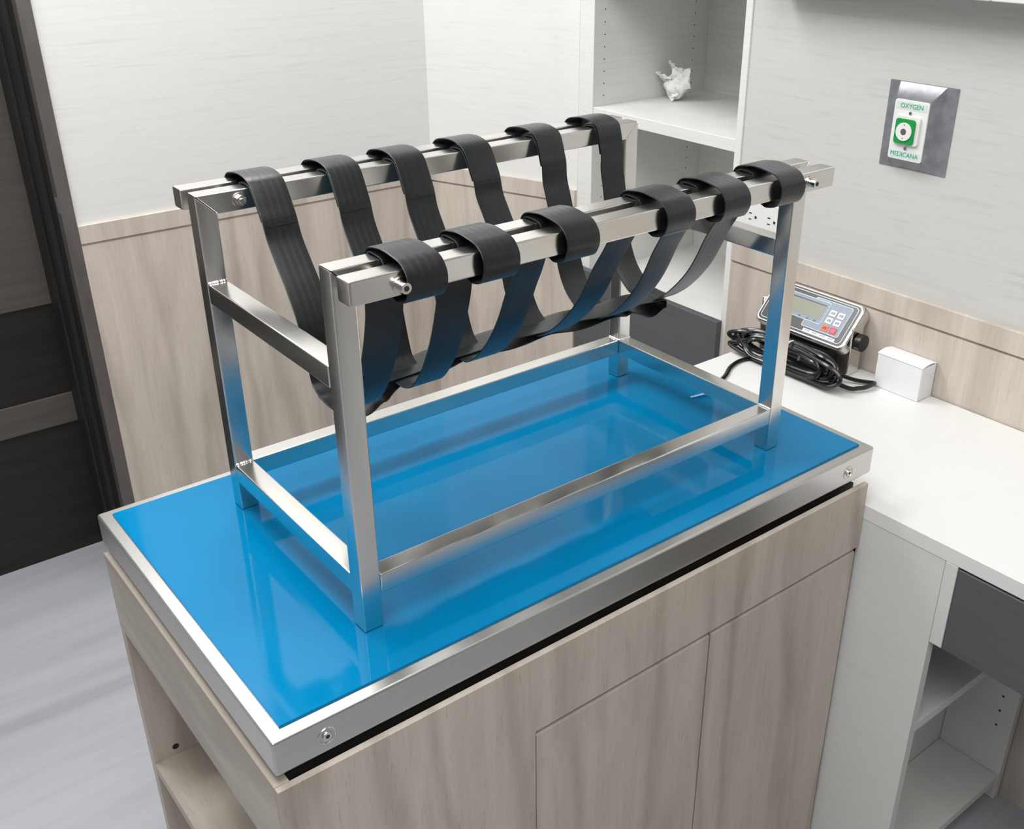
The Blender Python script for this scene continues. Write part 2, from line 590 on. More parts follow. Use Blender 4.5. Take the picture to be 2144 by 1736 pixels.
b = MB()
b.box(DX0, DX1 - 0.012, yl + 0.003, yl + 0.04, -0.487, -0.200)
b.box(DX0, DX1 - 0.012, yl + 0.001, yl + 0.04, FZ, -0.583)
b.build('door_lower_panel', 'leaf_dark', dr)
MB().box(DX1 - 0.0012, DX1 + 0.002, WY - 0.004, WY + 0.02, 0.128, 0.168, 0.0005, 1).build('strike_plate', 'grey_steel', dr)

# ------------------------------------------------------------------ tall open shelf unit built into the right wall
su = thing('shelf_unit', (WX, (UY0 + UY1) / 2, FZ), 'tall white open shelf unit in the corner with a charcoal drawer', 'shelving')
D1 = 1.907
b = MB()
b.box(WX - 0.004, D1, UY0, 0.7035, FZ, CEIL - 0.01, 0.001, 1)
b.build('side_panel', 'unit', su)
b = MB()
b.box(WX - 0.004, D1, 1.2367, 1.2756, FZ, CEIL - 0.01, 0.001, 1)
b.build('side_panel', 'unit', su)
MB().box(WX - 0.001, WX + 0.02, 1.2765, UY1 - 0.001, FZ, CEIL - 0.01, 0.001, 1).build('filler_strip', 'unit', su)
MB().box(D1, D1 + 0.018, UY0 + 0.002, 1.28, FZ, CEIL - 0.01).build('back_panel', 'unit', su)
for zt in (0.339, 0.696, 1.06, 1.45):
    MB().box(WX - 0.002, D1, 0.7035, 1.2367, zt - 0.031, zt, 0.001, 1).build('shelf', 'unit', su)
for z0, z1 in ((-0.53, -0.1345), (-1.0, -0.535)):
    dw = MB()
    dw.box(WX - 0.024, WX - 0.004, 0.697, 1.281, z0, z1, 0.0012, 1)
    dw.build('drawer_front', 'grey_front', su, 'charcoal drawer front')
MB().box(WX, D1, 0.704, 1.2365, -0.16, -0.15).build('drawer_top', 'unit', su)
ph = None
for z in [0.367 + 0.0325 * i for i in range(10)] + [-0.02 + 0.0325 * i for i in range(9)]:
    for x in (1.500, 1.850):
        if ph is None:
            ph = MB().cyl((x, 1.2369, z), (x, 1.2362, z), 0.0019, n=8).build('peg_hole', 'dark_hole', su)
            p0_ = (x, z)
        else:
            copy_part(ph, su, (x - p0_[0], 0, z - p0_[1]))

# crumpled tissue on the shelf
tb = MB()
t = bmesh.new()
bmesh.ops.create_icosphere(t, subdivisions=4, radius=0.030)
for v in t.verts:
    d = v.co.normalized()
    r = 0.037 + 0.009 * noise.noise(d * 1.6 + Vector((3, 1, 7))) - 0.007 * abs(noise.noise(d * 2.6))
    v.co = Vector((d.x * r * 0.95, d.y * r * 1.05, d.z * r * 0.95))
tb._merge(t, Matrix.Translation((0, 0, 0.034)))
def flap(cen, u, v, su_, sv, seed):
    u = Vector(u).normalized(); v = Vector(v); v = (v - u * v.dot(u)).normalized(); n = u.cross(v)
    nu = 12
    top = []; bot = []
    t = bmesh.new()
    for i in range(nu + 1):
        ra = []; rb = []
        for j in range(nu + 1):
            a = i / nu - 0.5; c = j / nu - 0.5
            rag = 1 + 0.18 * noise.noise(Vector((a * 5 + seed, c * 5, seed)))
            h = 0.012 * noise.noise(Vector((a * 4 + seed * 3, c * 4, 2.2))) + 0.018 * (a * a - c * c) + 0.010 * abs(noise.noise(Vector((a * 3, c * 7 + seed, 5))))
            p = Vector(cen) + u * a * su_ * rag + v * c * sv * rag + n * h
            ra.append(t.verts.new(p + n * 0.0012)); rb.append(t.verts.new(p - n * 0.0012))
        top.append(ra); bot.append(rb)
    for i in range(nu):
        for j in range(nu):
            t.faces.new((top[i][j], top[i + 1][j], top[i + 1][j + 1], top[i][j + 1]))
            t.faces.new((bot[i][j], bot[i][j + 1], bot[i + 1][j + 1], bot[i + 1][j]))
    for i in range(nu):
        for (r0, r1) in (((top[i][0], bot[i][0]), (top[i + 1][0], bot[i + 1][0])), ((top[i][nu], bot[i][nu]), (top[i + 1][nu], bot[i + 1][nu])),
                         ((top[0][i], bot[0][i]), (top[0][i + 1], bot[0][i + 1])), ((top[nu][i], bot[nu][i]), (top[nu][i + 1], bot[nu][i + 1]))):
            t.faces.new((r0[0], r0[1], r1[1], r1[0]))
    tb._merge(t)
flap((-0.010, -0.030, 0.060), (0.3, -1, 0.1), (0.1, 0.2, 1), 0.055, 0.058, 1.3)
flap((-0.022, 0.026, 0.056), (-0.2, 1, 0.25), (-0.9, 0, 0.6), 0.055, 0.036, 4.1)
flap((-0.004, 0.004, 0.078), (0.2, 1, 0.3), (-0.5, 0.1, 0.8), 0.055, 0.042, 6.6)
flap((-0.026, -0.018, 0.017), (0.1, -0.5, 1), (0.5, 1, 0.2), 0.034, 0.020, 9.2)
ts = bpy.data.objects.new('tissue_tmp', None)
ts.location = Vector((1.7245, 1.178, 0.3392)) * K
bm_ = tb.bm
zmin = min(v.co.z for v in bm_.verts)
for v in bm_.verts:
    v.co = Vector((v.co.x, v.co.y, v.co.z - zmin))
o = tb.build('crumpled_tissue', 'tissue', smooth=40)
o.location = Vector((1.7245, 1.172, 0.3392)) * K
bpy.data.objects.remove(ts)
tag(o, 'crumpled white paper tissue lying on the white shelf', 'tissue')

# ------------------------------------------------------------------ overhead wall cabinet (only its lower edge shows at the top right)
oc = thing('wall_cabinet', (WX, -0.6, 0.727), 'white overhead cabinet whose lower edge shows above the oxygen outlet', 'cabinet')
MB().box(1.388, WX - 0.001, -1.6, 0.60, 0.711, 1.40, 0.001, 1).build('carcass', 'unit', oc)
b = MB()
for i in range(4):
    y1 = 0.60 - i * 0.55
    b = MB().box(1.37, 1.387, y1 - 0.547, y1, 0.7080, 1.40, 0.0015, 1)
    b.build('door', 'desk', oc)

# ------------------------------------------------------------------ oxygen outlet
ox = thing('oxygen_outlet', (WX, 0.2135, 0.446), 'galvanised wall plate with a white oxygen outlet and green square', 'gas outlet')
oy0, oy1, oz0, oz1 = 0.134, 0.2935, 0.358, 0.5345
b = MB()
b.box(WX - 0.002, WX - 0.0002, oy0, oy1, oz0, oz1, 0.0005, 1)
b.build('wall_plate', 'grey_steel', ox)
b = MB()
# raised trapezoid housing carrying the white face
hy0, hy1, hz0, hz1 = 0.161, 0.2695, 0.3595, 0.5335
py0, py1, pz0, pz1 = 0.1795, 0.2595, 0.3815, 0.5025
q = 0.022
t = bmesh.new()
A = [t.verts.new(p) for p in ((WX - 0.0018, hy0, hz0), (WX - 0.0018, hy1, hz0), (WX - 0.0018, hy1, hz1), (WX - 0.0018, hy0, hz1))]
B = [t.verts.new(p) for p in ((WX - q, py0 - 0.001, pz0 - 0.001), (WX - q, py1 + 0.001, pz0 - 0.001), (WX - q, py1 + 0.001, pz1 + 0.001), (WX - q, py0 - 0.001, pz1 + 0.001))]
t.faces.new(B)
for i in range(4):
    t.faces.new((A[i], A[(i + 1) % 4], B[(i + 1) % 4], B[i]))
b._merge(t)
b.build('housing', 'grey_steel', ox)
fx = WX - q
def rrect(y0, y1, z0, z1, r, n=5):
    out = []
    for cy, cz, a0 in ((y1 - r, z1 - r, 0), (y0 + r, z1 - r, 90), (y0 + r, z0 + r, 180), (y1 - r, z0 + r, 270)):
        for k in range(n + 1):
            a = math.radians(a0 + 90 * k / n)
            out.append((cy + r * math.cos(a), cz + r * math.sin(a)))
    return out
face = MB().prism(rrect(py0, py1, pz0, pz1, 0.005), 'x', fx - 0.004, fx, 0.0006, 1).build('face_plate', 'white', ox)
pcy = (py0 + py1) / 2
# local frame on that face: text right = -y, up = +z, out = -x
def onface(y, z, x):
    return Matrix.Translation((x, y, z)) @ Matrix(((0, 0, -1, 0), (-1, 0, 0, 0), (0, 1, 0, 0), (0, 0, 0, 1)))
fx2 = fx - 0.004
MB().prism(rrect(py0 + 0.004, py1 - 0.004, 0.4835, 0.4985, 0.001), 'x', fx2 - 0.0004, fx2).build('name_strip', 'pale_green', face)
MB().prism(rrect(py0 + 0.004, py1 - 0.004, 0.3850, 0.4000, 0.001), 'x', fx2 - 0.0004, fx2).build('name_strip', 'pale_green', face)
MB().text('OXYGEN', 0.0130, onface(pcy - 0.001, 0.4908, fx2 - 0.0006)).build('lettering', 'teal_ink', face)
MB().text('MEDICANA', 0.0130, onface(pcy + 0.001, 0.3925, fx2 - 0.0006)).build('lettering', 'teal_ink', face)
gy, gz = pcy + 0.003, 0.4420
MB().prism(rrect(gy - 0.031, gy + 0.026, gz - 0.0285, gz + 0.0305, 0.006), 'x', fx2 - 0.0055, fx2, 0.001, 1).build('outlet_body', 'white', ox)
fx3 = fx2 - 0.0055
gr = MB().prism(rrect(gy - 0.0225, gy + 0.0235, gz - 0.0265, gz + 0.0245, 0.006), 'x', fx3 - 0.0035, fx3, 0.0006, 1).build('green_square', 'green', ox, 'green square surround')
fx4 = fx3 - 0.0035
b = MB().cyl((fx4, gy + 0.0005, gz - 0.001), (fx4 - 0.0025, gy + 0.0005, gz - 0.001), 0.0185, n=32, bev=0.0006)
b.build('socket_ring', 'white', ox)
b = MB().cyl((fx4 - 0.0024, gy + 0.0005, gz - 0.001), (fx4 - 0.0030, gy + 0.0005, gz - 0.001), 0.0065, n=20)
b.cyl((fx4 - 0.0024, gy + 0.0005, gz + 0.0125), (fx4 - 0.0028, gy + 0.0005, gz + 0.0125), 0.0013, n=8)
b.cyl((fx4 - 0.0024, gy + 0.0005, gz - 0.0145), (fx4 - 0.0028, gy + 0.0005, gz - 0.0145), 0.0013, n=8)
b.build('socket_hole', plain('outlet_bore', (0.13, 0.10, 0.095), 0.4), ox)
for z in (0.4775, 0.4060):
    s_ = MB().cyl((fx2, pcy, z), (fx2 - 0.002, pcy, z), 0.0040, 0.0034, n=16).build('screw', 'bolt', ox)
    MB().box(fx2 - 0.0023, fx2 - 0.0015, pcy - 0.003, pcy + 0.003, z - 0.0005, z + 0.0005).build('slot', 'dark_hole', s_)

# ------------------------------------------------------------------ double mains outlet behind the stand
po = thing('power_outlet', (WX, 0.592, 0.18), 'white double mains outlet on the wall behind the right-hand stand leg', 'power outlet')
MB().prism(rrect(0.500, 0.690, 0.125, 0.232, 0.004), 'x', WX - 0.008, WX - 0.0002, 0.0015, 2).build('cover_plate', 'white', po)
ins = MB().prism(rrect(0.524, 0.666, 0.1385, 0.2045, 0.003), 'x', WX - 0.0095, WX - 0.0075, 0.0006, 1).build('socket_insert', 'white', po)
for cy in (0.6215, 0.5625):
    cz = 0.1660
    for dz in (-0.0075, 0.0075):
        MB().box(WX - 0.0099, WX - 0.0093, cy + 0.004, cy + 0.0125, cz + dz - 0.0014, cz + dz + 0.0014).build('blade_slot', 'dark_hole', ins)
    gsl = [(cy - 0.0062, cz - 0.0034), (cy - 0.0062, cz + 0.0034)] + [(cy - 0.0095 - 0.0034 * math.sin(a), cz + 0.0034 * math.cos(a)) for a in [PI * k / 8 for k in range(9)]]
    MB().prism(gsl, 'x', WX - 0.0099, WX - 0.0093).build('earth_slot', 'dark_hole', ins)

# ------------------------------------------------------------------ desk along the right wall
DZ = -0.1140
dk = thing('desk', (1.2, -0.3, FZ), 'white built-in desk along the right wall with a charcoal drawer', 'desk')
dxf = 0.9600
MB().box(dxf, WX - 0.011, -2.2, 0.511, DZ - 0.0295, DZ, 0.0008, 1).build('desktop', 'desk', dk)
YP = -0.286
zt = DZ - 0.0300
MB().box(dxf + 0.001, dxf + 0.0215, YP, -0.110, FZ + 0.002, zt, 0.0006, 1).build('side_panel', 'desk_body', dk)
MB().box(dxf, dxf + 0.02, YP - 0.0245, YP - 0.001, -0.319, zt, 0.0008, 1).build('filler_strip', 'desk_body', dk)
dw = MB().box(dxf, dxf + 0.02, -1.15, YP - 0.0265, -0.319, zt - 0.004, 0.0012, 1).build('drawer', 'grey_front', dk, 'charcoal drawer')
MB().box(dxf + 0.021, 1.40, -1.13, YP - 0.035, -0.30, -0.292).build('drawer_box', 'desk_body', dw)
for z in (-0.530, -0.955):
    MB().box(dxf + 0.022, 1.428, YP + 0.002, -0.131, z - 0.022, z, 0.0006, 1).build('shelf', 'desk_body', dk)
MB().box(dxf + 0.022, 1.449, -0.130, -0.111, FZ + 0.002, zt).build('back_panel', 'desk_body', dk)
rp = MB().box(1.429, 1.449, YP, -0.131, FZ + 0.002, zt, 0.0006, 1).build('side_panel', 'desk_body', dk)
ph = MB().cyl((1.4291, YP + 0.035, -0.36), (1.4285, YP + 0.035, -0.36), 0.003, n=8).build('peg_hole', 'dark_hole', rp)
for i in range(1, 12):
    copy_part(ph, rp, (0, 0, -i * 0.042))
MB().box(0.97, WX - 0.012, 0.488, 0.508, FZ + 0.002, zt).build('end_panel', 'desk_body', dk)
MB().box(dxf, dxf + 0.02, -2.19, -0.93, FZ + 0.002, zt - 0.182).build('front_panel', 'desk_body', dk)  # unseen panel, added to keep light out of the knee space
MB().box(dxf + 0.022, WX - 0.012, -0.95, -0.93, FZ + 0.002, zt - 0.182).build('side_panel', 'desk_body', dk)  # out of view as well, added to block light from the near side

# small white box
bx = thing('white_box', (1.432, 0.1265, DZ), 'small plain white cardboard box on the desk against the oak wall', 'box')
MB().box(1.400, 1.4530, 0.0700, 0.1830, DZ + 0.0004, DZ + 0.0795, 0.0012, 1).build('carton', 'card', bx)
b = MB()
t = bmesh.new()
nx = 8
top = []
for i in range(nx + 1):
    x = 1.399 + (1.454 - 1.399) * i / nx
    h = 0.0042 * math.sin(PI * i / nx) + 0.0004
    top.append((x, h))
poly = [(x, DZ + 0.0795 + h + 0.0010) for x, h in top] + [(x, DZ + 0.0795 + h) for x, h in reversed(top)]
b.prism(poly, 'y', 0.0690, 0.1838)
b.build('lid_flap', 'card', bx)
b = MB().box(1.404, 1.450, 0.0688, 0.0698, DZ + 0.060, DZ + 0.0800)
b.build('tuck_flap', 'card', bx)

# ------------------------------------------------------------------ weighing scale display
ind = thing('scale_display', (1.41, 0.382, DZ), 'steel cased weighing display with grey screen and coloured keys', 'scale display')
ctr = Vector((1.400, 0.3820, 0.0005))
up = Vector((0.080, 0.0, 0.0895)).normalized()
rt = Vector((0, -1, 0))
nrm = rt.cross(up).normalized()
if nrm.x > 0:
    nrm = -nrm
HWd, HHt = 0.1305, 0.0600
FR = Matrix.Translation(ctr) @ Matrix((
    (rt.x, up.x, nrm.x, 0), (rt.y, up.y, nrm.y, 0), (rt.z, up.z, nrm.z, 0), (0, 0, 0, 1)))
def rr2(x0, x1, y0, y1, r, n=6):
    return rrect(x0, x1, y0, y1, r, n)
def plate(poly, c0, c1, bev=0.0):
    return MB().prism(poly, 'z', c0, c1, bev, 2, FR)
body = MB()
body.prism(rr2(-HWd, HWd, -HHt, HHt, 0.019), 'z', -0.034, 0.0, 0.006, 3, FR)
body.prism(rr2(-HWd + 0.012, HWd - 0.012, -HHt + 0.012, HHt - 0.012, 0.016), 'z', -0.048, -0.030, 0.006, 2, FR)
body.build('casing', 'bolt', ind)
def uvp(u0, u1, v0, v1):
    return (-HWd + 2 * HWd * u0, -HWd + 2 * HWd * u1, -HHt + 2 * HHt * v0, -HHt + 2 * HHt * v1)
def up_plate(u0, u1, v0, v1, r, c0, c1):
    x0, x1, y0, y1 = uvp(u0, u1, v0, v1)
    return plate(rr2(x0, x1, y0, y1, r), c0, c1)
e = 0.0004
fp = up_plate(0.030, 0.970, 0.060, 0.945, 0.013, -0.0004, 0.0006).build('face_panel', 'face_black', ind)
def outline(mb, u0, u1, v0, v1, r, w, c):
    x0, x1, y0, y1 = uvp(u0, u1, v0, v1)
    o_ = rr2(x0, x1, y0, y1, r); i_ = rr2(x0 + w, x1 - w, y0 + w, y1 - w, max(r - w, 0.0005))
    t = bmesh.new()
    n = len(o_)
    a = [t.verts.new((p[0], p[1], c)) for p in o_]; q_ = [t.verts.new((p[0], p[1], c)) for p in i_]
    a2 = [t.verts.new((p[0], p[1], c - e)) for p in o_]; q2 = [t.verts.new((p[0], p[1], c - e)) for p in i_]
    for k in range(n):
        k2 = (k + 1) % n
        t.faces.new((a[k], a[k2], q_[k2], q_[k])); t.faces.new((a[k], a2[k], a2[k2], a[k2])); t.faces.new((q_[k], q_[k2], q2[k2], q2[k]))
    mb._merge(t, FR)
ln = MB()
outline(ln, 0.052, 0.948, 0.105, 0.905, 0.010, 0.0014, 0.0010)
ln.build('face_outline', 'line', fp)
kp = up_plate(0.50, 0.895, 0.215, 0.855, 0.004, 0.0006, 0.0010).build('keypad_panel', 'face_blue', fp)
ln = MB(); outline(ln, 0.498, 0.897, 0.211, 0.859, 0.0045, 0.0012, 0.0013); ln.build('keypad_outline', 'line', fp)
up_plate(0.12, 0.672, 0.345, 0.815, 0.004, 0.0008, 0.0016).build('screen_surround', 'face_blue', fp)
ln = MB(); outline(ln, 0.118, 0.674, 0.341, 0.819, 0.0045, 0.0012, 0.0019); ln.build('screen_outline', 'line', fp)
up_plate(0.17, 0.640, 0.425, 0.735, 0.0015, 0.0012, 0.0019).build('screen', 'lcd', ind)
MB().prism(rr2(*uvp(0.17, 0.640, 0.728, 0.748), 0.0005), 'z', 0.0012, 0.0024, 0, 1, FR).build('screen_lip', 'face_black', fp)
# marks under the screen, power ring at left, printed strip
mk = MB()
for u in (0.25, 0.34, 0.43, 0.52, 0.60):
    for du in (-0.012, 0.004):
        x0, x1, y0, y1 = uvp(u + du, u + du + 0.010, 0.368, 0.398)
        mk.prism(rr2(x0, x1, y0, y1, 0.0003), 'z', 0.0016, 0.0018, 0, 1, FR)
mk.build('screen_marks', 'ink', fp)
g_ = MB()
cx_, _, cy_, _ = uvp(0.160, 0.2, 0.215, 0.3)
circ = [FR @ Vector((cx_ + 0.010 * math.cos(a), cy_ + 0.010 * math.sin(a), 0.0010)) for a in [2 * PI * k / 28 for k in range(28)]]
g_.tube(circ, 0.0009, 6, True)
g_.build('green_ring', 'green', fp)
sp = up_plate(0.54, 0.885, 0.118, 0.180, 0.001, 0.0006, 0.0012).build('printed_strip', 'card', fp)
mk = MB()
for k in range(4):
    for j in range(4):
        u = 0.562 + k * 0.084 + j * 0.0145
        x0, x1, y0, y1 = uvp(u, u + 0.0105, 0.134, 0.166)
        mk.prism(rr2(x0, x1, y0 + 0.0012 * (j % 2), y1, 0.0003), 'z', 0.0011, 0.0014, 0, 1, FR)
mk.build('strip_print', plain('faint_ink', (0.3, 0.31, 0.34), 0.5), fp)
for u, v, mt, ku in ((0.735, 0.640, 'card', 0), (0.822, 0.640, 'card', 0), (0.735, 0.480, 'card', 0), (0.822, 0.480, 'card', 0), (0.735, 0.315, 'key_orange', 1), (0.822, 0.315, 'key_red', 2)):
    ky = up_plate(u - 0.033, u + 0.033, v - 0.062, v + 0.062, 0.0012, 0.0008, 0.0022).build('key', mt, ind, {0: None, 1: 'orange key', 2: 'red power key'}[ku])
    g_ = MB()
    if ku == 2:
        cx_, _, cy_, _ = uvp(u, u, v, v)
        arc = [FR @ Vector((cx_ + 0.0036 * math.sin(a), cy_ - 0.0036 * math.cos(a), 0.0023)) for a in [math.radians(-145 + 290 * k / 20) for k in range(21)]]
        g_.tube(arc, 0.0004, 5)
        g_.tube([FR @ Vector((cx_, cy_, 0.0023)), FR @ Vector((cx_, cy_ + 0.0042, 0.0023))], 0.0004, 5)
        g_.build('key_mark', 'line', ky)
    else:
        for (du, dv, w_, h_) in ((-0.018, 0.0, 0.012, 0.05), (-0.002, 0.006, 0.008, 0.05), (0.009, 0.0, 0.011, 0.055)):
            x0, x1, y0, y1 = uvp(u + du, u + du + w_, v + dv - h_ / 2, v + dv + h_ / 2)
            g_.prism(rr2(x0, x1, y0, y1, 0.0003), 'z', 0.0021, 0.0024, 0, 1, FR)
        g_.build('key_mark', plain('key_ink', (0.22, 0.23, 0.26) if ku == 0 else (0.25, 0.05, 0.02), 0.5), ky)
# stand: foot plate, two arms, knobs
b = MB()
b.box(1.352, 1.446, 0.252, 0.514, DZ + 0.0002, DZ + 0.004, 0.0008, 1)
b.build('foot_plate', 'bolt', ind)
for yy in (0.249, 0.511):
    MB().box(1.392, 1.432, yy, yy + 0.004, DZ + 0.001, 0.004, 0.0008, 1).build('arm', 'bolt', ind)
for y0, y1 in ((0.247, 0.230),):
    MB().cyl((1.412, y0, -0.032), (1.412, y1, -0.032), 0.0200, n=20, bev=0.002).build('knob', 'black', ind)
MB().box(1.372, 1.420, 0.30, 0.47, DZ + 0.004, -0.062, 0.003, 2).build('connector_box', 'black', ind)

# ------------------------------------------------------------------ coiled black cable in front of the display
cb = MB()
pts = []
rnd = random.Random(11)
loops = 11
cxx, cyy, czz = 1.309, 0.362, DZ + 0.040
for i in range(loops):
    hl = 0.120 + rnd.uniform(-0.016, 0.022)
    hh = 0.026 + rnd.uniform(-0.008, 0.004)
    ox_ = rnd.uniform(-0.020, 0.016)
    oz_ = rnd.uniform(-0.006, 0.006)
    if i == 3:
        hl = 0.165
    if i == 7:
        hl = 0.150; oz_ = -0.006
    for k in range(12):
        a = 2 * PI * k / 12 + 0.1
        ca, sa = math.cos(a), math.sin(a)
        pinch = 1.0 if abs(ca) > 0.45 else 0.62
        yy = cyy + hl * (abs(ca) ** 0.7) * (1 if ca > 0 else -1)
        zz = czz + oz_ + hh * sa * (1.0 if abs(ca) < 0.8 else 1.1) * (0.72 + 0.28 * pinch)
        xx = cxx + ox_ * pinch + 0.012 * sa + 0.004 * rnd.uniform(-1, 1)
        pts.append((xx, yy, max(zz, DZ + 0.0048)))
tail = [(1.320, 0.40, DZ + 0.006), (1.298, 0.44, DZ + 0.0046), (1.262, 0.455, DZ + 0.0046), (1.215, 0.445, DZ + 0.0046), (1.17, 0.42, DZ + 0.0046), (1.12, 0.40, DZ + 0.0046)]
lead = [(1.342, 0.262, DZ + 0.022), (1.372, 0.214, DZ + 0.010), (1.392, 0.186, DZ + 0.008), (1.385, 0.172, DZ + 0.012), (1.345, 0.180, DZ + 0.010), (1.318, 0.225, DZ + 0.014)]
cb.tube(catmull(lead + pts + tail, 6), 0.0050, 8)
co = thing('coiled_cable', (cxx, cyy, DZ), 'black cable tied in a long coil in front of the weighing display', 'cable')
cb.build('cable', 'rubber', co)
tie = MB()
tie.tube([(cxx + 0.0320 * math.cos(a), cyy - 0.012 + 0.004 * math.sin(a), czz - 0.001 + 0.0355 * math.sin(a)) for a in [2 * PI * k / 28 for k in range(28)]], 0.0022, 6, True)
tie.build('cable_tie', 'white', co, 'white cable tie')

# ------------------------------------------------------------------ oak cabinet under the tray
CX0, CX1, CY0, CY1, CZ = -0.1905, 0.9590, -0.1168, 0.5170, -0.0678
cab = thing('oak_cabinet', ((CX0 + CX1) / 2, (CY0 + CY1) / 2, FZ), 'grey oak cabinet carrying the blue topped tray', 'cabinet')
MB().box(CX0 + 0.0205, CX1, CY0 + 0.045, CY1, CZ - 0.020, CZ, 0.0004, 1).build('top_board', 'oak_x', cab)  # front edge set back, the open gap imitates the tray's shadow
MB().box(CX0, CX0 + 0.020, CY0 + 0.0105, CY1, -0.2150, CZ, 0.0006, 1).build('side_apron', 'oak_y', cab)
fpz = -0.2045
b = MB().prism([(CX0, CZ), (CX0, FZ + 0.002), (0.1970, FZ + 0.002), (0.1970, fpz), (CX1, fpz), (CX1, CZ)], 'y', CY0, CY0 + 0.0100, 0.0007, 1)
b.build('front_panel', 'oak_front', cab)
MB().box(CX0, 0.19, CY1 - 0.020, CY1 - 0.0002, FZ + 0.002, -0.2155, 0.0006, 1).build('end_panel', 'oak_z', cab)
MB().box(0.19, 0.21, CY0 + 0.04, CY1 - 0.001, FZ + 0.002, CZ - 0.021).build('partition', 'oak_z', cab)
MB().box(0.21, CX1, CY1 - 0.020, CY1 - 0.001, FZ + 0.002, CZ - 0.021).build('back_panel', 'oak_z', cab)
MB().box(CX1 - 0.02, CX1, CY0 + 0.05, CY1 - 0.021, FZ + 0.002, CZ - 0.021).build('end_panel', 'oak_z', cab)
sh = MB().box(CX0 + 0.001, 0.1895, CY0 + 0.0200, CY1 - 0.0202, -0.535, -0.513, 0.0006, 1).build('shelf', 'oak_y', cab)
MB().box(CX0 + 0.001, 0.1895, CY0 + 0.0200, CY1 - 0.0202, -0.985, -0.965, 0.0006, 1).build('shelf', 'oak_y', cab)
MB().cyl((-0.1493, CY1 - 0.0203, -0.507 + 0.012), (-0.1493, CY1 - 0.0198, -0.507 + 0.012), 0.006, n=16).build('fixing_hole', 'dark_hole', cab)
def door(x0, x1):
    m = MB()
    z1 = -0.2135
    y0, y1 = CY0 + 0.0022, CY0 + 0.0200
    m.prism([(y0, FZ + 0.01), (y1, FZ + 0.01), (y1, z1), (y0 + 0.003, z1), (y0, z1 - 0.003)], 'x', x0, x1, 0.0006, 1)
    m.build('door', 'oak_front', cab)
door(0.2000, 0.5635)
door(0.5670, 0.9540)
MB().box(CX0 + 0.021, CX1 - 0.001, CY0 + 0.030, CY0 + 0.044, -0.30, -0.080).build('gap_shade_strip', 'dark_hole', cab)  # near-black strip, its colour stands for shade in the gap above the doors

# ------------------------------------------------------------------ scale platform (steel tray with blue film)
X0, X1, Y0, Y1, MZ, MW, MH = -0.1853, 0.9771, -0.1054, 0.5309, -0.0032, 0.0193, 0.0533
tr = thing('scale_platform', ((X0 + X1) / 2, (Y0 + Y1) / 2, CZ), 'stainless steel scale platform covered in glossy blue film', 'scale platform')
b = MB()
b.box(X0, X1, Y0, Y1, MZ - MH, MZ, 0.0040, 4)
b.build('steel_cover', 'steel_plate', tr)
MB().box(X0 + MW, X1 - MW, Y0 + MW, Y1 - MW, MZ - 0.001, 0.0, 0.0006, 1).build('blue_film', 'film', tr, 'glossy blue film')
for x in (X0 + 0.1, X1 - 0.1):
    for y in (Y0 + 0.08, Y1 - 0.08):
        MB().cyl((x, y, CZ), (x, y, MZ - MH + 0.001), 0.02, n=16).build('foot', 'black', tr)
for x, z in ((-0.1159, -0.0300), (0.9072, -0.0320)):
    s_ = MB()
    s_.cyl((x, Y0 + 0.0002, z), (x, Y0 - 0.0028, z), 0.0068, 0.0058, n=24, bev=0.0006)
    s_ = s_.build('screw', 'bolt', tr)
    MB().cyl((x, Y0 - 0.0026, z), (x, Y0 - 0.0031, z), 0.0030, n=6).build('hex_socket', 'dark_hole', s_)
    d_ = MB()
    d_.tube([(x + 0.0115 * math.cos(a), Y0 - 0.0002, z + 0.0115 * math.sin(a)) for a in [2 * PI * k / 32 for k in range(32)]], 0.0010, 6, True)
    d_.build('countersink_ring', 'bolt', s_)

# torn scrap of film on the blue surface
sb = MB()
pl = catmull([(0.858, 0.236, 0.0006), (0.864, 0.233, 0.0016), (0.872, 0.2275, 0.0040), (0.882, 0.2245, 0.0050), (0.893, 0.2215, 0.0052), (0.902, 0.2150, 0.0042)], 5)
sb.ribbon(pl, (0.35, 1.0, 0.0), 0.0032, 0.0006)
o = sb.build('film_scrap', plain('pale_blue_scrap', (0.35, 0.55, 0.85), 0.4), None)
tag(o, 'tiny pale curl of torn film on the blue surface', 'scrap')

# ------------------------------------------------------------------ sling stand
s = 0.03
L, D, H = 0.8366, 0.4220, 0.5090
ZB, ZU, G = 0.0526, 0.3516, 0.0176
st = thing('sling_stand', (L / 2, D / 2, 0.0), 'brushed steel frame stand with six black webbing slings', 'stand')
be = 0.0026
for y0 in (0.0, D - s):
    MB().prism([(0, 0.0004), (s, 0.0004), (s, H - s), (0, H)], 'y', y0, y0 + s, be, 2).build('leg', 'steel_z', st)
    MB().prism([(L - s, 0.0004), (L, 0.0004), (L, H), (L - s, H - s)], 'y', y0, y0 + s, be, 2).build('leg', 'steel_z', st)
    MB().prism([(0, H), (s, H - s), (L - s, H - s), (L, H)], 'y', y0, y0 + s, be, 2).build('top_rail', 'steel_x', st)
    MB().box(s - 0.0005, L - s + 0.0005, y0, y0 + s, ZB, ZB + s, be, 2).build('lower_rail', 'steel_x', st)
for x0 in (0.0, L - s):
    MB().box(x0, x0 + s, s - 0.0005, D - s + 0.0005, ZB, ZB + s, be, 2).build('lower_crossbar', 'steel_y', st)
    MB().box(x0, x0 + s, s - 0.0005, D - s + 0.0005, ZU, ZU + s, be, 2).build('upper_crossbar', 'steel_y', st)
MB().box(-0.003, L + 0.0006, -G - s, -G, H - s, H, be, 2).build('clamp_bar', 'steel_x', st)
MB().box(-0.0023, L + 0.004, D + G, D + G + s, H - s, H, be, 2).build('clamp_bar', 'steel_x', st)

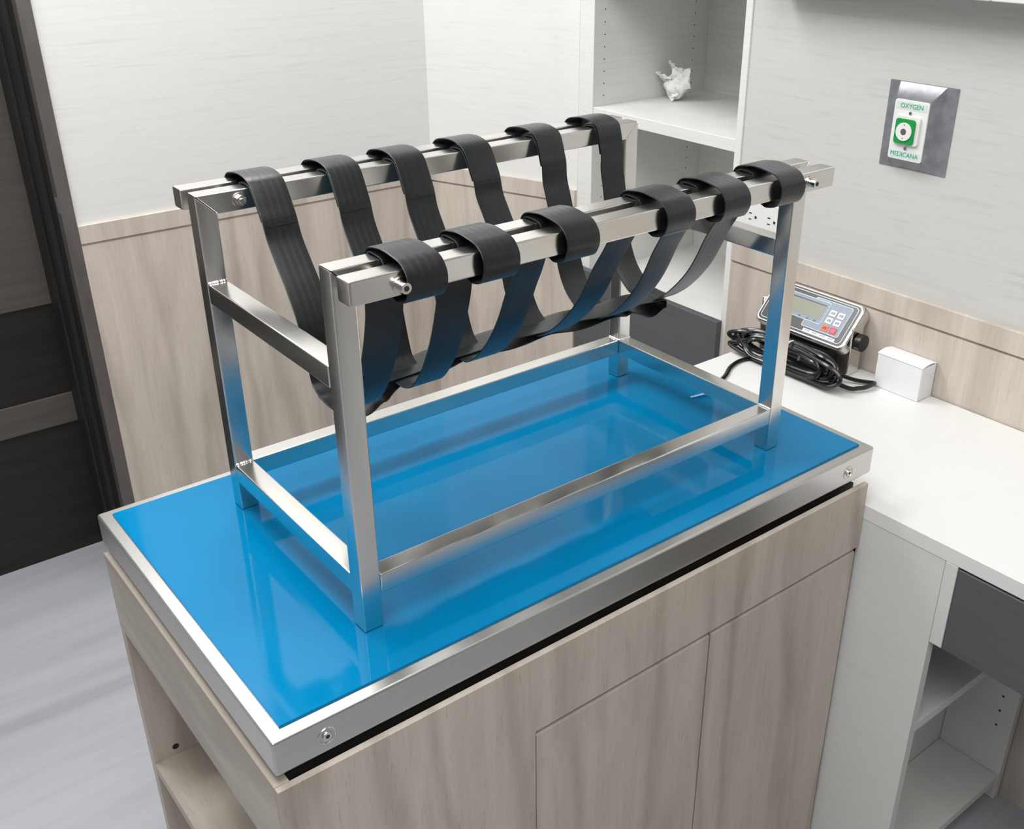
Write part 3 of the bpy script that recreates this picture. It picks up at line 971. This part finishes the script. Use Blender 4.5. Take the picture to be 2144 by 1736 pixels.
# bolts through the doubled top rails
def bolt(x, z, near):
    if near:
        y = -G - s
        bo = MB()
        bo.cyl((x, y, z), (x, y - 0.0020, z), 0.0106, n=28, bev=0.0004)
        bo.cyl((x, y - 0.0020, z), (x, y - 0.0135, z), 0.0068, n=28, bev=0.0007)
        bo.cyl((x, s + 0.004, z), (x, y + 0.001, z), 0.004, n=16)
        bo = bo.build('bolt', 'bolt', st)
        MB().cyl((x, y - 0.0132, z), (x, y - 0.0138, z), 0.0036, n=6).build('hex_socket', 'dark_hole', bo)
    else:
        y = D - s
        bo = MB()
        bo.cyl((x, y, z), (x, y - 0.0018, z), 0.0106, n=28, bev=0.0004)
        bo.cyl((x, y - 0.0018, z), (x, y - 0.0085, z), 0.0078, n=6, bev=0.0007)
        bo.cyl((x, y - 0.0080, z), (x, y - 0.0120, z), 0.0042, n=18, bev=0.0008)
        bo.cyl((x, y, z), (x, D + G + s, z), 0.004, n=16)
        bo.cyl((x, D + G + s, z), (x, D + G + s + 0.010, z), 0.0068, n=20)
        bo.build('bolt', 'bolt', st)
bolt(0.0610, 0.4914, True)
bolt(0.7785, 0.4940, True)
bolt(0.0640, 0.4945, False)
bolt(0.7785, 0.4940, False)

# weld beads
def weld(p0, p1, r=0.0042, n=7):
    p0 = Vector(p0); p1 = Vector(p1)
    m = MB()
    rnd = random.Random(hash((round(p0.x, 3), round(p0.y, 3), round(p0.z, 3))) % 1000)
    for i in range(n):
        f = (i + 0.5) / n
        p = p0.lerp(p1, f)
        d = (p1 - p0).normalized()
        q = r * (0.85 + 0.3 * rnd.random())
        m.sphere(p, q, (1 + 0.4 * abs(d.x), 1 + 0.4 * abs(d.y), 0.75), 10)
    m.build('weld', 'weld', st, smooth=80)
e2 = 0.003
weld((e2, D - s, ZU + s), (s - e2, D - s, ZU + s))
weld((e2, D - s, ZB + s), (s - e2, D - s, ZB + s))
weld((L - s + e2, D - s, ZU + s), (L - e2, D - s, ZU + s))
weld((L - s + e2, D - s, ZB + s), (L - e2, D - s, ZB + s))
weld((L - s, D - s + e2, ZB + s), (L - s, D - e2, ZB + s), 0.0034)
weld((L - s, e2, ZB + s), (L - s, s - e2, ZB + s), 0.0034)
weld((s, e2, ZB + s), (s, s - e2, ZB + s), 0.0026)

# webbing straps
near_loop = [(s + 0.0100, H - 0.0500), (s + 0.0070, H - 0.0380), (s + 0.0048, H - 0.0200), (s + 0.0026, H - 0.0030), (s - 0.0050, H + 0.0024), (0.0060, H + 0.0022),
             (-0.0030, H - 0.0004), (-0.0075, H - 0.0090), (-G / 2 - 0.0006, H - s * 0.6), (-G / 2 - 0.003, H - s - 0.0030), (-G - 0.008, H - s - 0.0110), (-G - s * 0.55, H - s - 0.0125),
             (-G - s - 0.0020, H - s - 0.0080), (-G - s - 0.0095, H - s + 0.0030), (-G - s - 0.0115, H - s * 0.55), (-G - s - 0.0085, H - 0.0050), (-G - s + 0.0030, H + 0.0060),
             (-G - 0.006, H + 0.0105), (-G / 2 + 0.004, H + 0.0122), (0.012, H + 0.0105), (s - 0.002, H + 0.0066), (s + 0.0070, H - 0.0040), (s + 0.0100, H - 0.0180), (s + 0.0115, H - 0.0340), (s + 0.0140, H - 0.0500)]
far_loop = [(s + 0.0335, H - 0.0435), (s + 0.0220, H - 0.0250), (s + 0.0120, H - 0.0115), (s + 0.0030, H - 0.0006), (s - 0.0060, H + 0.0028), (0.0060, H + 0.0022),
            (-0.0030, H - 0.0004), (-0.0075, H - 0.0090), (-G / 2 - 0.0006, H - s * 0.6), (-G / 2 - 0.003, H - s - 0.0030), (-G - 0.008, H - s - 0.0110), (-G - s * 0.55, H - s - 0.0125),
            (-G - s - 0.0020, H - s - 0.0080), (-G - s - 0.0095, H - s + 0.0030), (-G - s - 0.0115, H - s * 0.55), (-G - s - 0.0085, H - 0.0050), (-G - s + 0.0030, H + 0.0060),
            (-G - 0.006, H + 0.0112), (-G / 2 + 0.004, H + 0.0130), (0.010, H + 0.0122), (s - 0.006, H + 0.0090), (s + 0.0060, H + 0.0020), (s + 0.0165, H - 0.0110), (s + 0.0262, H - 0.0260), (s + 0.0365, H - 0.0425)]
near_loop = [(s + 0.0125, H - 0.0500), (s + 0.0090, H - 0.0360), (s + 0.0062, H - 0.0200)] + near_loop[3:21] + [(s + 0.0070, H - 0.0030), (s + 0.0100, H - 0.0190), (s + 0.0125, H - 0.0350)]
near_z = [0.457, 0.424, 0.390, 0.355, 0.325, 0.298, 0.272, 0.256]
near_a = [0.0445, 0.0475, 0.057, 0.071, 0.087, 0.103, 0.124, 0.142]
near_b = [0.0470, 0.0670, 0.090, 0.108, 0.126, 0.148, 0.174, 0.194]
far_z = [0.440, 0.412, 0.385, 0.352, 0.325, 0.300, 0.275, 0.256]
far_a = [0.3440, 0.321, 0.2965, 0.273, 0.260, 0.2525, 0.2450, 0.236]
far_b = [0.3710, 0.364, 0.358, 0.3510, 0.3450, 0.3380, 0.3240, 0.3050]
far_tail_b = [(s + 0.0170, H - 0.0430), (s + 0.0120, H - 0.0250), (s + 0.0080, H - 0.0115), (s + 0.0015, H - 0.0010)]
far_end_b = [(s - 0.0045, H + 0.0085), (s + 0.0055, H + 0.0030), (s + 0.0118, H - 0.0100), (s + 0.0160, H - 0.0255), (s + 0.0205, H - 0.0425)]
def lerp2(a, b, f):
    return [tuple(p + (q - p) * f for p, q in zip(u, v)) for u, v in zip(a, b)]
def sling_bottom(fn, ff, zm):
    y0 = near_a[-1] + (near_b[-1] - near_a[-1]) * fn
    y1 = far_a[-1] + (far_b[-1] - far_a[-1]) * ff
    return (y0 + y1) / 2, (y1 - y0) / 2
def strap(xn, xf, fn, ff, zm):
    w = 0.0268
    yb, hw = sling_bottom(fn, ff, zm)
    fl = lerp2(far_loop[:4], far_tail_b, ff) + far_loop[4:20] + lerp2(far_loop[20:], far_end_b, ff)
    far = [(D - y, z) for y, z in reversed(fl)]
    nr = [(a + (b_ - a) * fn, z) for a, b_, z in zip(near_a, near_b, near_z)]
    fr = [(a + (b_ - a) * ff, z) for a, b_, z in zip(far_a, far_b, far_z)]
    mid = nr + [(yb - hw * 0.55, zm + 0.0026), (yb - hw * 0.2, zm + 0.0002), (yb + hw * 0.2, zm + 0.0002), (yb + hw * 0.55, zm + 0.0026)] + list(reversed(fr))
    path = near_loop + mid + far
    pts = []
    for y, z in path:
        f = min(1.0, max(0.0, (y - s) / (D - 2 * s)))
        pts.append((xn + (xf - xn) * f, y, z))
    c = catmull(pts, 5)
    m = MB()
    m.ribbon(c, (1.0, 0.0, 0.0), w, 0.0020)
    o = m.build('strap', 'strap', st, smooth=50)
    # stitched seams where the loops are closed
    for yy, zz, dy in ((0.0440, 0.4580, 0.012), (0.3570 + 0.019 * ff, 0.4680, -0.028 + 0.012 * ff)):
        f = (yy - s) / (D - 2 * s)
        xc = xn + (xf - xn) * f
        tv = Vector((0, dy, -0.045)).normalized()
        for k in (0.0, 0.010):
            p = Vector((xc, yy, zz)) + tv * k
            nv = Vector((0, tv.z, -tv.y)) * (0.0016 if dy > 0 else -0.0016)
            q = p - nv if dy > 0 else p - nv
            MB().tube([q + Vector((-w + 0.004, 0, 0)), q + Vector((w - 0.004, 0, 0))], 0.0007, 5).build('stitching', 'strap', o)
    return o
xs = [(0.0905, 0.106), (0.1945, 0.230), (0.3215, 0.344), (0.4950, 0.471), (0.6065, 0.620), (0.7265, 0.757)]
fns = [0.0, 0.12, 0.60, 0.85, 0.75, 0.92]
ffs = [0.0, 0.08, 0.22, 0.42, 0.80, 1.0]
zms = [0.2440, 0.2445, 0.2430, 0.2415, 0.2390, 0.2370]
yms = [sling_bottom(a, b_, 0)[0] for a, b_ in zip(fns, ffs)]
for (xn, xf), a, b_, zm in zip(xs, fns, ffs, zms):
    strap(xn, xf, a, b_, zm)

# lengthwise strap under the six slings: a long flat loop, slack at both ends
top = []; low = []
n = 60
xa, xb_ = 0.090, 0.737
xm = [a + (b_ - a) * ((0.23 - s) / (D - 2 * s)) for a, b_ in xs]
def interp(x, xs_, vs_):
    if x <= xs_[0]:
        return vs_[0] + (x - xs_[0]) * (vs_[1] - vs_[0]) / (xs_[1] - xs_[0])
    for k in range(len(xs_) - 1):
        if x <= xs_[k + 1]:
            f = (x - xs_[k]) / (xs_[k + 1] - xs_[k])
            f = f * f * (3 - 2 * f)
            return vs_[k] + (vs_[k + 1] - vs_[k]) * f
    return vs_[-1]
def yc(x):
    return interp(x, [0.10, 0.22, 0.34, 0.48, 0.62, 0.74], [0.213, 0.228, 0.240, 0.238, 0.233, 0.234])
def zc(x):
    return interp(x, xm, zms)
for i in range(n + 1):
    x = xa + (xb_ - xa) * i / n
    d = min(abs(x - q) for q in xm)
    rise = 0.0045 * (1 - math.exp(-(d / 0.045) ** 2))
    top.append((x, yc(x) - 0.002, zc(x) + 0.0030 + rise))
for i in range(n + 1):
    x = xb_ - (xb_ - xa) * i / n
    f = (x - xa) / (xb_ - xa)
    endl = math.exp(-((x - 0.128) / 0.045) ** 2) * 0.029
    endr = math.exp(-((x - 0.712) / 0.032) ** 2) * 0.020
    d = min(abs(x - q) for q in xm)
    midb = 0.0065 * (1 - math.exp(-(d / 0.04) ** 2)) if 0.16 < x < 0.66 else 0
    low.append((x, yc(x) - 0.002, zc(x) - 0.0034 - endl - endr - midb))
zr, zl = zc(xb_), zc(xa)
endR = [(xb_ + 0.008, yc(xb_), zr - 0.0005), (xb_ + 0.0115, yc(xb_), zr - 0.0075), (xb_ + 0.008, yc(xb_), zr - 0.0145)]
endL = [(xa - 0.007, yc(xa), zl - 0.0110), (xa - 0.0095, yc(xa), zl - 0.0055), (xa - 0.006, yc(xa), zl - 0.0005)]
m = MB()
m.ribbon(catmull(top + endR + low + endL, 2, True), (0, 1, 0), 0.0262, 0.0020, True)
m.build('spine_strap', 'strap', st, smooth=50)
